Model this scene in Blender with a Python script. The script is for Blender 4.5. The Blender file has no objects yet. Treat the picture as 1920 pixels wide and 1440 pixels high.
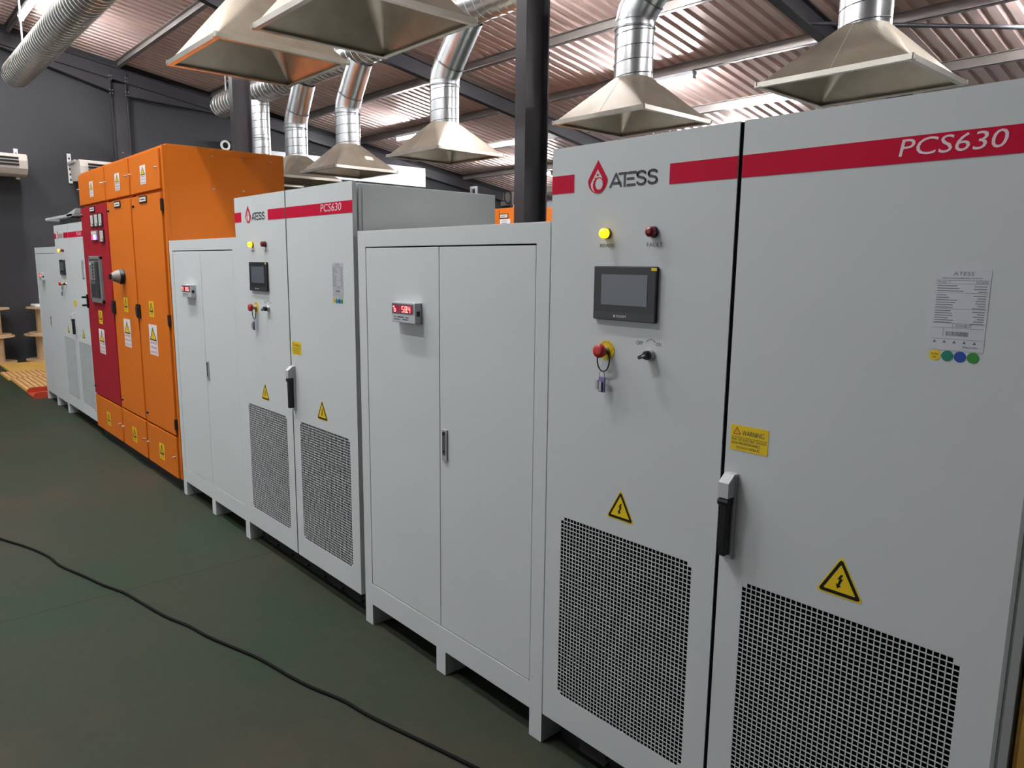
import bpy, bmesh, math, random
from mathutils import Vector, Matrix
random.seed(4)
PI = math.pi
scene = bpy.context.scene
COL = scene.collection

# ------------------------------------------------------------ camera
cam_data = bpy.data.cameras.new('camera')
cam = bpy.data.objects.new('camera', cam_data)
COL.objects.link(cam)
cam_data.sensor_fit = 'HORIZONTAL'
cam_data.sensor_width = 36.0
cam_data.lens = 36.0 * 1375.03 / 1920.0
cam_data.clip_start = 0.05
cam_data.clip_end = 100
_r = Vector((0.66619866, 0.74569649, 0.01077433))
_u = Vector((-0.12701159, 0.09921124, 0.98692714))
_f = Vector((-0.73487918, 0.658858, -0.16080649))
_m = Matrix((( _r.x, _u.x, -_f.x, 1.6971), (_r.y, _u.y, -_f.y, -1.6824), (_r.z, _u.z, -_f.z, 1.6935), (0, 0, 0, 1)))
cam.matrix_world = _m
scene.camera = cam

# ------------------------------------------------------------ world and exposure
world = bpy.data.worlds.new('world')
scene.world = world
world.use_nodes = True
world.node_tree.nodes['Background'].inputs[0].default_value = (0.95, 0.98, 1.0, 1)
world.node_tree.nodes['Background'].inputs[1].default_value = 1.0
scene.view_settings.view_transform = 'Standard'
scene.view_settings.look = 'None'
scene.view_settings.exposure = 0.34
scene.view_settings.gamma = 1.0
scene.view_settings.use_curve_mapping = False
LAMP_EMIT = 310.0

# ------------------------------------------------------------ materials
def srgb(c):
    return tuple(((v / 255) / 12.92 if v / 255 <= 0.04045 else ((v / 255 + 0.055) / 1.055) ** 2.4) for v in c)

def mat(name, rgb, rough=0.5, metal=0.0, var=0.06, scale=6.0, emit=None, strength=1.0, bump=0.0, bscale=60.0, spec=0.5):
    m = bpy.data.materials.new(name)
    m.use_nodes = True
    nt = m.node_tree
    b = nt.nodes['Principled BSDF']
    c = srgb(rgb)
    b.inputs['Roughness'].default_value = rough
    b.inputs['Metallic'].default_value = metal
    b.inputs['Specular IOR Level'].default_value = spec
    tc = nt.nodes.new('ShaderNodeTexCoord')
    nz = nt.nodes.new('ShaderNodeTexNoise')
    nz.inputs['Scale'].default_value = scale
    nz.inputs['Detail'].default_value = 4
    nt.links.new(tc.outputs['Object'], nz.inputs['Vector'])
    rmp = nt.nodes.new('ShaderNodeValToRGB')
    rmp.color_ramp.elements[0].position = 0.3
    rmp.color_ramp.elements[1].position = 0.7
    lo = tuple(max(0, v * (1 - var)) for v in c) + (1,)
    hi = tuple(min(1, v * (1 + var)) for v in c) + (1,)
    rmp.color_ramp.elements[0].color = lo
    rmp.color_ramp.elements[1].color = hi
    nt.links.new(nz.outputs['Fac'], rmp.inputs['Fac'])
    nt.links.new(rmp.outputs['Color'], b.inputs['Base Color'])
    if emit is not None:
        b.inputs['Emission Color'].default_value = srgb(emit) + (1,)
        b.inputs['Emission Strength'].default_value = strength
    if bump > 0:
        n2 = nt.nodes.new('ShaderNodeTexNoise')
        n2.inputs['Scale'].default_value = bscale
        nt.links.new(tc.outputs['Object'], n2.inputs['Vector'])
        bp = nt.nodes.new('ShaderNodeBump')
        bp.inputs['Strength'].default_value = bump
        bp.inputs['Distance'].default_value = 0.01
        nt.links.new(n2.outputs['Fac'], bp.inputs['Height'])
        nt.links.new(bp.outputs['Normal'], b.inputs['Normal'])
    return m

M = {}
M['cab'] = mat('powder_coat_light_grey', (200, 205, 204), 0.5, 0, 0.015, 3, bump=0.03, bscale=400, spec=.3)
M['seam'] = mat('dark_seam', (12, 12, 15), 0.9, spec=.1)
M['dark'] = mat('black_painted_steel', (26, 24, 27), 0.6)
M['plinth'] = mat('black_plinth', (30, 27, 30), 0.45)
M['filter'] = mat('hollow_shade_black', (14, 12, 14), 0.95, 0, 0.5, 5, spec=.05)
M['red'] = mat('red_stripe', (190, 14, 52), 0.55, 0, 0.02, spec=.12)
M['logo_red'] = mat('emblem_red', (190, 16, 48), 0.55, 0, 0.02, spec=.12)
M['ink'] = mat('dark_grey_ink', (52, 58, 62), 0.5)
M['black'] = mat('black_plastic', (18, 18, 20), 0.35)
M['white_ink'] = mat('white_ink', (226, 205, 208), 0.5)
M['white'] = mat('white_sticker', (225, 222, 222), 0.5, 0, 0.02)
M['hmi'] = mat('black_bezel', (32, 32, 37), 0.4)
M['hmi2'] = mat('bezel_lower_band', (46, 48, 56), 0.4)
M['screen'] = mat('grey_screen_glass', (92, 98, 104), 0.25, 0, 0.02)
M['yellow'] = mat('yellow_sticker', (232, 196, 12), 0.5, 0, 0.02)
M['yellow_glow'] = mat('lit_yellow_lens', (250, 200, 20), 0.3, 0, 0, emit=(255, 205, 25), strength=1.6)
M['halo'] = mat('brass_bezel', (150, 120, 80), 0.35, 0.8)
M['red_lens'] = mat('dark_red_lens', (120, 8, 26), 0.25)
M['red_button'] = mat('red_mushroom', (186, 44, 40), 0.4)
M['label'] = mat('silver_rating_label', (196, 199, 203), 0.35, 0.3, 0.02)
M['label_ink'] = mat('grey_label_print', (110, 112, 116), 0.6)
M['green_dot'] = mat('teal_dot', (10, 122, 100), 0.5)
M['blue_dot'] = mat('blue_dot', (22, 70, 160), 0.5)
M['lime_dot'] = mat('green_dot', (46, 138, 50), 0.5)
M['zinc'] = mat('die_cast_zinc', (176, 177, 180), 0.4, 0.35)
M['zinc_dark'] = mat('lock_insert', (112, 115, 118), 0.4, 0.7)
M['key'] = mat('key_fob_metal', (120, 112, 150), 0.35, 0.7)
M['meter'] = mat('meter_grey_plastic', (182, 184, 188), 0.45, 0, 0.01)
M['meter_dark'] = mat('meter_window', (92, 40, 70), 0.3)
M['digit'] = mat('red_digit', (255, 150, 140), 0.4, 0, 0, emit=(255, 120, 110), strength=3.2)
M['digit_red'] = mat('red_backlight', (110, 8, 40), 0.4, 0, 0, emit=(190, 6, 60), strength=0.22)
M['orange'] = mat('orange_enamel', (212, 112, 28), 0.42, 0, 0.03, 3, bump=0.04, bscale=300, spec=.3)
M['orange_red'] = mat('dark_red_enamel', (158, 32, 44), 0.45, 0, 0.03, 3, spec=.2)
M['orange_gasket'] = mat('dark_orange_edge', (150, 62, 14), 0.5)
M['brown_sheet'] = mat('ochre_board', (226, 168, 74), 0.5, 0, 0.12, 3)
M['breaker'] = mat('breaker_grey', (116, 116, 116), 0.5)
M['breaker2'] = mat('breaker_dark', (58, 58, 60), 0.4)
M['cream'] = mat('cream_meter_face', (206, 202, 196), 0.5)
M['blue_lit'] = mat('lit_blue_display', (120, 120, 255), 0.4, 0, 0, emit=(120, 110, 255), strength=2.2)
M['white_lit'] = mat('lit_white_display', (255, 220, 240), 0.4, 0, 0, emit=(255, 225, 255), strength=2.6)
M['pink_lit'] = mat('lit_pink_display', (255, 60, 140), 0.4, 0, 0, emit=(255, 50, 130), strength=1.6)
M['knob'] = mat('grey_rotary_grip', (128, 126, 122), 0.45, 0.1)
M['wall_dark'] = mat('charcoal_wall_paint', (49, 50, 54), 0.62, 0, 0.07, 0.8, bump=0.25, bscale=9)
M['wall_light'] = mat('pale_grey_wall_paint', (168, 168, 174), 0.7, 0, 0.05, 0.8)
M['steel'] = mat('charcoal_structural_steel', (66, 64, 68), 0.42, 0.2, 0.12, 2)
M['bolt'] = mat('bright_bolt', (215, 215, 215), 0.3, 0.8)
M['purlin'] = mat('galvanised_purlin', (150, 142, 138), 0.4, 0.55, 0.12, 3)
M['duct'] = mat('bright_spiral_duct', (210, 212, 212), 0.3, 1.0, 0.08, 8, bump=0.03, bscale=14)
M['seamduct'] = mat('duct_seam', (118, 120, 122), 0.4, 0.8)
M['hood'] = mat('galvanised_hood_sheet', (170, 160, 143), 0.4, 0.7, 0.12, 5, bump=0.12, bscale=7)
M['rim'] = mat('hood_rim_angle', (206, 202, 190), 0.35, 0.8, 0.08)
M['rod'] = mat('white_hanger_rod', (214, 214, 222), 0.4)
M['tape'] = mat('pale_paper_label', (208, 202, 190), 0.6)
M['lamp_body'] = mat('white_lamp_housing', (214, 216, 224), 0.4)
M['tube'] = mat('lit_fluorescent_tube', (255, 255, 250), 0.4, 0, 0, emit=(250, 252, 255), strength=LAMP_EMIT)
M['ac'] = mat('off_white_ac_plastic', (216, 206, 196), 0.42, 0, 0.03)
M['ac_white'] = mat('white_painted_metal', (226, 226, 222), 0.45)
M['wood'] = mat('pale_plywood', (200, 170, 132), 0.6, 0, 0.1, 5)
M['pallet'] = mat('varnished_slat_wood', (222, 172, 112), 0.5, 0, 0.14, 7)
M['pallet_yellow'] = mat('yellow_edge_wood', (214, 170, 84), 0.5, 0, 0.1, 5)
M['ramp_red'] = mat('rust_red_plate', (176, 62, 38), 0.5)
M['cable'] = mat('black_rubber_cable', (14, 13, 12), 0.8, spec=.15)
M['pale_box'] = mat('pale_sheet_metal', (214, 218, 220), 0.4, 0.3, 0.03)
M['cloth'] = mat('white_cloth', (222, 222, 224), 0.8)

def floor_material():
    m = bpy.data.materials.new('worn_green_epoxy_floor')
    m.use_nodes = True
    nt = m.node_tree
    b = nt.nodes['Principled BSDF']
    tc = nt.nodes.new('ShaderNodeTexCoord')
    n1 = nt.nodes.new('ShaderNodeTexNoise'); n1.inputs['Scale'].default_value = 0.55; n1.inputs['Detail'].default_value = 5; n1.inputs['Roughness'].default_value = 0.6
    nt.links.new(tc.outputs['Object'], n1.inputs['Vector'])
    r1 = nt.nodes.new('ShaderNodeValToRGB')
    e = r1.color_ramp.elements
    e[0].position = 0.3; e[0].color = srgb((40, 58, 44)) + (1,)
    e[1].position = 0.72; e[1].color = srgb((72, 64, 53)) + (1,)
    k = e.new(0.52); k.color = srgb((54, 58, 48)) + (1,)
    nt.links.new(n1.outputs['Fac'], r1.inputs['Fac'])
    n2 = nt.nodes.new('ShaderNodeTexNoise'); n2.inputs['Scale'].default_value = 14; n2.inputs['Detail'].default_value = 8; n2.inputs['Roughness'].default_value = 0.75
    nt.links.new(tc.outputs['Object'], n2.inputs['Vector'])
    mx = nt.nodes.new('ShaderNodeMixRGB'); mx.blend_type = 'OVERLAY'; mx.inputs[0].default_value = 0.22
    nt.links.new(r1.outputs['Color'], mx.inputs[1]); nt.links.new(n2.outputs['Fac'], mx.inputs[2])
    # pale scuffs
    mp = nt.nodes.new('ShaderNodeMapping'); mp.inputs['Scale'].default_value = (3.0, 9.0, 1)
    mp.inputs['Rotation'].default_value = (0, 0, 0.5)
    nt.links.new(tc.outputs['Object'], mp.inputs['Vector'])
    n3 = nt.nodes.new('ShaderNodeTexNoise'); n3.inputs['Scale'].default_value = 1.3; n3.inputs['Detail'].default_value = 9
    nt.links.new(mp.outputs['Vector'], n3.inputs['Vector'])
    r3 = nt.nodes.new('ShaderNodeValToRGB')
    r3.color_ramp.elements[0].position = 0.70; r3.color_ramp.elements[0].color = (0, 0, 0, 1)
    r3.color_ramp.elements[1].position = 0.80; r3.color_ramp.elements[1].color = (0.35, 0.35, 0.35, 1)
    nt.links.new(n3.outputs['Fac'], r3.inputs['Fac'])
    m3 = nt.nodes.new('ShaderNodeMixRGB'); m3.inputs[2].default_value = srgb((96, 96, 80)) + (1,)
    nt.links.new(r3.outputs['Color'], m3.inputs[0]); nt.links.new(mx.outputs['Color'], m3.inputs[1])
    # saw-cut joints running across the aisle every 6 m
    sx = nt.nodes.new('ShaderNodeSeparateXYZ'); nt.links.new(tc.outputs['Object'], sx.inputs[0])
    ad = nt.nodes.new('ShaderNodeMath'); ad.operation = 'ADD'; ad.inputs[1].default_value = 2.31 + 60
    md = nt.nodes.new('ShaderNodeMath'); md.operation = 'MODULO'; md.inputs[1].default_value = 6.0
    lt = nt.nodes.new('ShaderNodeMath'); lt.operation = 'LESS_THAN'; lt.inputs[1].default_value = 0.006
    nt.links.new(sx.outputs['X'], ad.inputs[0]); nt.links.new(ad.outputs[0], md.inputs[0]); nt.links.new(md.outputs[0], lt.inputs[0])
    m4 = nt.nodes.new('ShaderNodeMixRGB'); m4.inputs[2].default_value = srgb((34, 34, 28)) + (1,)
    nt.links.new(lt.outputs[0], m4.inputs[0]); nt.links.new(m3.outputs['Color'], m4.inputs[1])
    nt.links.new(m4.outputs['Color'], b.inputs['Base Color'])
    rr = nt.nodes.new('ShaderNodeMapRange'); rr.inputs[3].default_value = 0.42; rr.inputs[4].default_value = 0.65
    nt.links.new(n1.outputs['Fac'], rr.inputs[0]); nt.links.new(rr.outputs[0], b.inputs['Roughness'])
    b.inputs['Specular IOR Level'].default_value = 0.07
    bp = nt.nodes.new('ShaderNodeBump'); bp.inputs['Strength'].default_value = 0.15; bp.inputs['Distance'].default_value = 0.004
    nt.links.new(n2.outputs['Fac'], bp.inputs['Height']); nt.links.new(bp.outputs['Normal'], b.inputs['Normal'])
    return m

def roof_material():
    m = mat('rosy_roof_sheet', (232, 204, 195), 0.40, 0.25, 0.10, 1.5)
    return m
M['roof'] = roof_material()

# ------------------------------------------------------------ mesh helpers
class MB:
    def __init__(s):
        s.v = []; s.f = []; s.smooth = []
    def add(s, vs, fs, smooth=False):
        n = len(s.v); s.v += [tuple(v) for v in vs]
        for f in fs:
            s.f.append([n + i for i in f]); s.smooth.append(smooth)
        return s
    def box(s, x0, x1, y0, y1, z0, z1, b=0.0):
        if x0 > x1: x0, x1 = x1, x0
        if y0 > y1: y0, y1 = y1, y0
        if z0 > z1: z0, z1 = z1, z0
        if b <= 0:
            vs = [(x, y, z) for x in (x0, x1) for y in (y0, y1) for z in (z0, z1)]
            return s.add(vs, [(0, 1, 3, 2), (4, 6, 7, 5), (0, 4, 5, 1), (2, 3, 7, 6), (0, 2, 6, 4), (1, 5, 7, 3)])
        bm = bmesh.new()
        bmesh.ops.create_cube(bm, size=1.0)
        for v in bm.verts:
            v.co = Vector(((x0 + x1) / 2 + v.co.x * (x1 - x0), (y0 + y1) / 2 + v.co.y * (y1 - y0), (z0 + z1) / 2 + v.co.z * (z1 - z0)))
        bmesh.ops.bevel(bm, geom=list(bm.edges), offset=b, segments=2, affect='EDGES', profile=0.6)
        bm.verts.index_update()
        s.add([v.co[:] for v in bm.verts], [[v.index for v in f.verts] for f in bm.faces])
        bm.free()
        return s
    def prism(s, pts, axis, a0, a1):
        # pts: 2-D outline; axis 'x','y','z' extrusion direction
        def p3(p, a):
            if axis == 'y': return (p[0], a, p[1])
            if axis == 'x': return (a, p[0], p[1])
            return (p[0], p[1], a)
        n = len(pts)
        vs = [p3(p, a0) for p in pts] + [p3(p, a1) for p in pts]
        fs = [list(range(n)), list(range(2 * n - 1, n - 1, -1))] + [(i, i + n, (i + 1) % n + n, (i + 1) % n) for i in range(n)]
        return s.add(vs, fs)
    def tube(s, path, r, n=20, caps=True, smooth=True):
        P = [Vector(p) for p in path]
        rs = r if isinstance(r, (list, tuple)) else [r] * len(P)
        rings = []
        t0 = (P[1] - P[0]).normalized()
        ref = Vector((0, 0, 1)) if abs(t0.z) < 0.9 else Vector((0, 1, 0))
        u = t0.cross(ref).normalized(); w = t0.cross(u).normalized()
        prev = t0
        for i, p in enumerate(P):
            if i == 0: t = t0
            elif i == len(P) - 1: t = (P[i] - P[i - 1]).normalized()
            else: t = ((P[i] - P[i - 1]).normalized() + (P[i + 1] - P[i]).normalized()).normalized()
            q = prev.rotation_difference(t)
            u = (q @ u).normalized(); w = t.cross(u).normalized(); prev = t
            k = 1.0
            if 0 < i < len(P) - 1:
                c = (P[i] - P[i - 1]).normalized().dot(t); k = 1.0 / max(c, 0.5)
            # mitre only stretches in the bend plane
            bend = ((P[min(i + 1, len(P) - 1)] - P[i]) - (P[i] - P[max(i - 1, 0)]))
            bd = bend - t * bend.dot(t)
            ring = []
            for j in range(n):
                a = 2 * PI * j / n
                d = u * math.cos(a) * rs[i] + w * math.sin(a) * rs[i]
                if k > 1.001 and bd.length > 1e-6:
                    b = bd.normalized(); d = d + b * d.dot(b) * (k - 1)
                ring.append(p + d)
            rings.append(ring)
        vs = [v for ring in rings for v in ring]
        fs = []
        for i in range(len(P) - 1):
            for j in range(n):
                fs.append((i * n + j, i * n + (j + 1) % n, (i + 1) * n + (j + 1) % n, (i + 1) * n + j))
        s.add(vs, fs, smooth)
        if caps:
            s.add(rings[0], [list(range(n - 1, -1, -1))]); s.add(rings[-1], [list(range(n))])
        return s
    def helix(s, p0, p1, R, pitch, r, n=20):
        p0 = Vector(p0); p1 = Vector(p1); d = p1 - p0; L = d.length; t = d.normalized()
        ref = Vector((0, 0, 1)) if abs(t.z) < 0.9 else Vector((0, 1, 0))
        u = t.cross(ref).normalized(); w = t.cross(u)
        N = max(4, int(L / pitch * n))
        rings = []
        for i in range(N + 1):
            a = 2 * PI * i / n; s_ = L * i / N
            rad = u * math.cos(a) + w * math.sin(a)
            c = p0 + t * s_
            rings += [c + rad * (R - .001) - t * r, c + rad * (R + r), c + rad * (R - .001) + t * r]
        fs = []
        for i in range(N):
            a = 3 * i; b = 3 * i + 3
            fs += [(a, a + 1, b + 1, b), (a + 1, a + 2, b + 2, b + 1)]
        return s.add(rings, fs, False)
    def lathe(s, c, prof, axis='y', n=24, smooth=True):
        # prof: list of (radius, distance along axis) ; axis y: towards -y is negative distance
        vs = []; fs = []
        for (r, a) in prof:
            for j in range(n):
                t = 2 * PI * j / n
                if axis == 'y': vs.append((c[0] + r * math.cos(t), c[1] + a, c[2] + r * math.sin(t)))
                elif axis == 'z': vs.append((c[0] + r * math.cos(t), c[1] + r * math.sin(t), c[2] + a))
                else: vs.append((c[0] + a, c[1] + r * math.cos(t), c[2] + r * math.sin(t)))
        for i in range(len(prof) - 1):
            for j in range(n):
                fs.append((i * n + j, i * n + (j + 1) % n, (i + 1) * n + (j + 1) % n, (i + 1) * n + j))
        s.add(vs, fs, smooth)
        k = len(prof) - 1
        s.add([vs[j] for j in range(n)], [list(range(n))]); s.add([vs[k * n + j] for j in range(n)], [list(range(n))])
        return s
    def disc(s, cx, cz, y, r, n=28, rz=None, depth=0.001):
        rz = rz or r
        return s.prism([(cx + r * math.cos(2 * PI * j / n), cz + rz * math.sin(2 * PI * j / n)) for j in range(n)], 'y', y, y + depth)
    def build(s, name, m, parent=None, loc=None, rotz=0.0):
        me = bpy.data.meshes.new(name)
        me.from_pydata(s.v, [], s.f)
        me.update()
        bm = bmesh.new(); bm.from_mesh(me)
        bmesh.ops.recalc_face_normals(bm, faces=bm.faces)
        bm.to_mesh(me); bm.free()
        for p, sm in zip(me.polygons, s.smooth): p.use_smooth = sm
        me.materials.append(m)
        o = bpy.data.objects.new(name, me)
        COL.objects.link(o)
        if loc: o.location = loc
        o.rotation_euler[2] = rotz
        if parent: o.parent = parent
        return o

def tag(o, label, cat, group=None):
    o['label'] = label; o['category'] = cat
    if group: o['group'] = group
    return o
def thing(name, label, cat, loc=(0, 0, 0), group=None):
    o = bpy.data.objects.new(name, None); COL.objects.link(o)
    o.location = loc; o.empty_display_size = 0.1
    return tag(o, label, cat, group)
def struct(o):
    o['kind'] = 'structure'; return o

_tc = {}
def glyphs(body):
    if body in _tc: return _tc[body]
    cu = bpy.data.curves.new('lettering', 'FONT'); cu.body = body; cu.size = 1.0; cu.resolution_u = 3
    cu.extrude = 0.0
    ob = bpy.data.objects.new('lettering', cu); COL.objects.link(ob)
    dg = bpy.context.evaluated_depsgraph_get()
    me = bpy.data.meshes.new_from_object(ob.evaluated_get(dg))
    vs = [v.co[:] for v in me.vertices]; fs = [list(p.vertices) for p in me.polygons]
    bpy.data.objects.remove(ob); bpy.data.curves.remove(cu); bpy.data.meshes.remove(me)
    xs = [v[0] for v in vs]; ys = [v[1] for v in vs]
    _tc[body] = (vs, fs, min(xs), max(xs), min(ys), max(ys))
    return _tc[body]
def text(mb, body, x0, x1, z0, z1, y, shear=0.0):
    vs, fs, ax, bx, ay, by = glyphs(body)
    kx = (x1 - x0) / (bx - ax); kz = (z1 - z0) / (by - ay)
    out = []
    for v in vs:
        zz = (v[1] - ay) * kz
        out.append((x0 + (v[0] - ax) * kx + shear * zz, y, z0 + zz))
    return mb.add(out, fs)

# ------------------------------------------------------------ lamps: fluorescent battens of the hall, seen and added
ROOF = lambda y: 5.57 - 0.165 * y
def batten(x, y, label, L=1.2):
    z = ROOF(y) - 0.135 - 0.055
    t = thing('fluorescent_batten', label, 'light', (x, y, z))
    MB().box(-L / 2, L / 2, -.05, .05, 0, .05, .006).build('housing', M['lamp_body'], t)
    MB().tube([(-L / 2 + .02, 0, -.018), (L / 2 - .02, 0, -.018)], .03, 12).build('tube', M['tube'], t)
    for s_ in (-1, 1): MB().box(s_ * (L / 2 - .012) - .012, s_ * (L / 2 - .012) + .012, -.03, .03, -.05, .0).build('lamp_holder', M['lamp_body'], t)
    return t
batten(-5.0, 7.0, 'lit fluorescent batten under the purlin beside the hood duct nearest the tall red-lettered cabinet')
batten(-11.0, 7.0, 'lit fluorescent batten half hidden behind the hood left of the middle steel column')
batten(-10.8, 10.1, 'small lit fluorescent batten far back, seen between the middle column and the nearest cabinet')
batten(-5.2, 10.1, 'fluorescent batten low over the far eave, behind the nearest tall cabinet')
batten(-11.4, 0.62, 'bright fluorescent batten at the top left corner above the big spiral duct')
batten(-.05, 7.0, 'lit fluorescent batten end at the top right corner of the view')
for x, y in [(-4.6, .62), (-4.3, 3.85), (.8, 3.85)]:  # added out of view to brighten the ceiling and hoods
    batten(x, y, 'unseen fluorescent batten added over the hoods, above the top edge of the view')['group'] = 'added battens over the hoods'
for x, y in [(-1.7, -1.05), (-4.0, -1.05), (-6.5, -1.05), (-9.4, -1.05), (-4.9, -2.7), (-1.9, -2.7), (4.4, 2.22)]:  # last one added out of view to light the ochre board
    batten(x, y, 'unseen fluorescent batten above and around the viewer')['group'] = 'aisle battens above the viewer'

# ------------------------------------------------------------ the shell
XL, XR, YF, YB = -13.4, 6.5, -8.0, 12.6
fl = MB().box(XL - .2, XR + .2, YF - .2, YB + .2, -.1, 0).build('floor', floor_material()); struct(fl)
w = MB().prism([(YF, 0), (YB, 0), (YB, ROOF(YB) + .2), (YF, ROOF(YF) + .2)], 'x', XL - .15, XL).build('wall_left', M['wall_dark']); struct(w)
w = MB().box(XL, XR, YB, YB + .15, 0, ROOF(YB) + .2).build('wall_back', M['wall_light']); struct(w)
w = MB().prism([(YF, 0), (YB, 0), (YB, ROOF(YB) + .2), (YF, ROOF(YF) + .2)], 'x', XR, XR + .15).build('wall_right', M['wall_dark']); struct(w)
# front wall behind the viewer with a wide unseen opening added for fill daylight
DX0, DX1, DZ = -12.0, -2.0, 4.6
w = MB(); w.box(XL, DX0, YF - .15, YF, 0, ROOF(YF) + .2); w.box(DX1, XR, YF - .15, YF, 0, ROOF(YF) + .2); w.box(DX0, DX1, YF - .15, YF, DZ, ROOF(YF) + .2)
struct(w.build('wall_front', M['wall_light']))
pl = bpy.data.lights.new('fill_opening_portal', 'AREA'); pl.shape = 'RECTANGLE'; pl.size = DX1 - DX0; pl.size_y = DZ; pl.cycles.is_portal = True
po = bpy.data.objects.new('fill_opening_portal', pl); COL.objects.link(po); po.location = ((DX0 + DX1) / 2, YF + .0, DZ / 2); po.rotation_euler = (PI / 2, 0, 0)
# ribbed roof sheet, ribs run down the slope
rv = []; x = XL - .05; prof = []
while x < XR + .05:
    prof += [(x, 0), (x + .092, 0), (x + .110, .038), (x + .1535, .038)]
    x += .1715
n = len(prof)
rs = MB()
y0, y1 = YF - .1, YB + .1
top = [(p[0], y0, ROOF(y0) + p[1]) for p in prof] + [(p[0], y1, ROOF(y1) + p[1]) for p in prof]
rs.add(top, [(i, i + 1, n + i + 1, n + i) for i in range(n - 1)])
ro = rs.build('ceiling', M['roof']); struct(ro)
so = ro.modifiers.new('thickness', 'SOLIDIFY'); so.thickness = 0.004; so.offset = 1

def purlin(y, label):
    mb = MB(); z1 = ROOF(y) - .002; z0 = z1 - .13; t = .006
    xs = (XL + .01, XR - .01)
    mb.box(*xs, y + .05, y + .05 + t, z0, z1)
    mb.box(*xs, y, y + .05, z1 - t, z1)
    mb.box(*xs, y - .01, y + .05, z0, z0 + t)
    mb.box(*xs, y - .01, y - .01 + t, z0, z0 + .02)
    tag(mb.build('roof_purlin', M['purlin']), label, 'purlin')
names = {-4.3: 'roof purlin far behind the viewer', -2.7: 'roof purlin just behind the viewer', -1.05: 'roof purlin over the front aisle', .6: 'roof purlin carrying the light at the top left corner',
 2.22: 'roof purlin meeting the bolted wall column at the top left', 3.85: 'roof purlin hidden above the rear spiral duct', 5.5: 'roof purlin crossing behind the middle column, uppermost there',
 7.0: 'roof purlin that carries the batten beside the hood duct', 8.45: 'pale roof purlin just above the nearest cabinet top', 10.05: 'roof purlin low at the far end near the back wall', 11.7: 'last roof purlin against the back wall'}
for y, nm in names.items(): purlin(y, nm)

def rafter(x, label, w=.11, d=.22, haunch=2.24):
    mb = MB(); t = .010
    def zt(y): return ROOF(y) - .135
    def plate(a0, a1, o0, o1, wx0, wx1):
        # sloped bar from y=a0 to a1, offsets from rafter top
        pts = [(a0, zt(a0) - o0), (a1, zt(a1) - o0), (a1, zt(a1) - o1), (a0, zt(a0) - o1)]
        mb.prism(pts, 'x', wx0, wx1)
    Y0, Y1 = YF + .02, YB - .02
    plate(Y0, Y1, 0, t, x - w / 2, x + w / 2)
    plate(Y0, Y1, d - t, d, x - w / 2, x + w / 2)
    plate(Y0, Y1, t, d - t, x - .004, x + .004)
    for sg in (-1, 1):
        a = haunch + sg * .12; b = haunch + sg * 2.1
        pts = [(a, zt(a) - d), (b, zt(b) - d), (a, zt(a) - d - .22)]
        mb.prism(pts, 'x', x - .004, x + .004)
        pts = [(a, zt(a) - d - .22), (b, zt(b) - d), (b, zt(b) - d + .008), (a, zt(a) - d - .21)]
        mb.prism(pts, 'x', x - w / 2, x + w / 2)
    return tag(mb.build('steel_rafter', M['steel']), label, 'rafter')
rafter(-13.3, 'dark rafter running down along the top of the charcoal end wall')
rafter(-7.73, 'dark rafter sloping down behind the middle hoods and the middle column')
rafter(-2.41, 'dark rafter at the upper right passing behind the largest right hood')
rafter(2.9, 'dark rafter above the viewer to the right')

def column(x, label, y0=2.05, h=.23, w=.11, bolts=False):
    t = thing('steel_column', label, 'column', (x, y0 + h / 2, 0))
    zt = ROOF(y0 + h) - .36; ztp = ROOF(y0 + h) - .14
    mb = MB()
    mb.box(-w / 2, w / 2, -h / 2, -h / 2 + .012, 0, zt); mb.box(-w / 2, w / 2, h / 2 - .012, h / 2, 0, zt)
    mb.box(-.005, .005, -h / 2 + .012, h / 2 - .012, 0, zt)
    mb.build('shaft', M['steel'], t)
    MB().box(-.11, .11, -.17, .17, 0, .015).build('base_plate', M['steel'], t)
    if bolts:
        for zz in (ztp - .12, ztp - .18, ztp - .36, ztp - .42):
            for yy in (-.15, -.11, .11, .15):
                MB().lathe((w / 2 + .0, yy, zz), [(.010, 0), (.010, .012), (.006, .016)], 'x', 8).build('bolt', M['bolt'], t)
        for zz in (3.62, 3.35):
            MB().lathe((w / 2 - .05, 0, zz), [(.012, 0), (.012, .02), (.006, .026)], 'x', 8).build('bolt', M['bolt'], t)
        for s_ in (-1, 1):
            MB().box(-w / 2, w / 2, s_ * .13 - .012, s_ * .13 + .012, ztp - .5, ztp - .02).build('end_plate', M['steel'], t)
    return t
column(-2.41, 'dark steel column rising in the middle of the row, beside the nearest tall cabinet')
column(-7.73, 'dark steel column rising behind the orange switchboard')
column(-13.33, 'dark steel wall column with rows of bright bolts on the charcoal end wall', 2.10, .27, .12, True)

br = MB().tube([(-2.4, 6.12, 4.24), (1.2, 8.45, 3.86)], .022, 8)
tag(br.build('roof_brace', M['steel']), 'thin dark brace crossing the roof at the upper right', 'brace')

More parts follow.
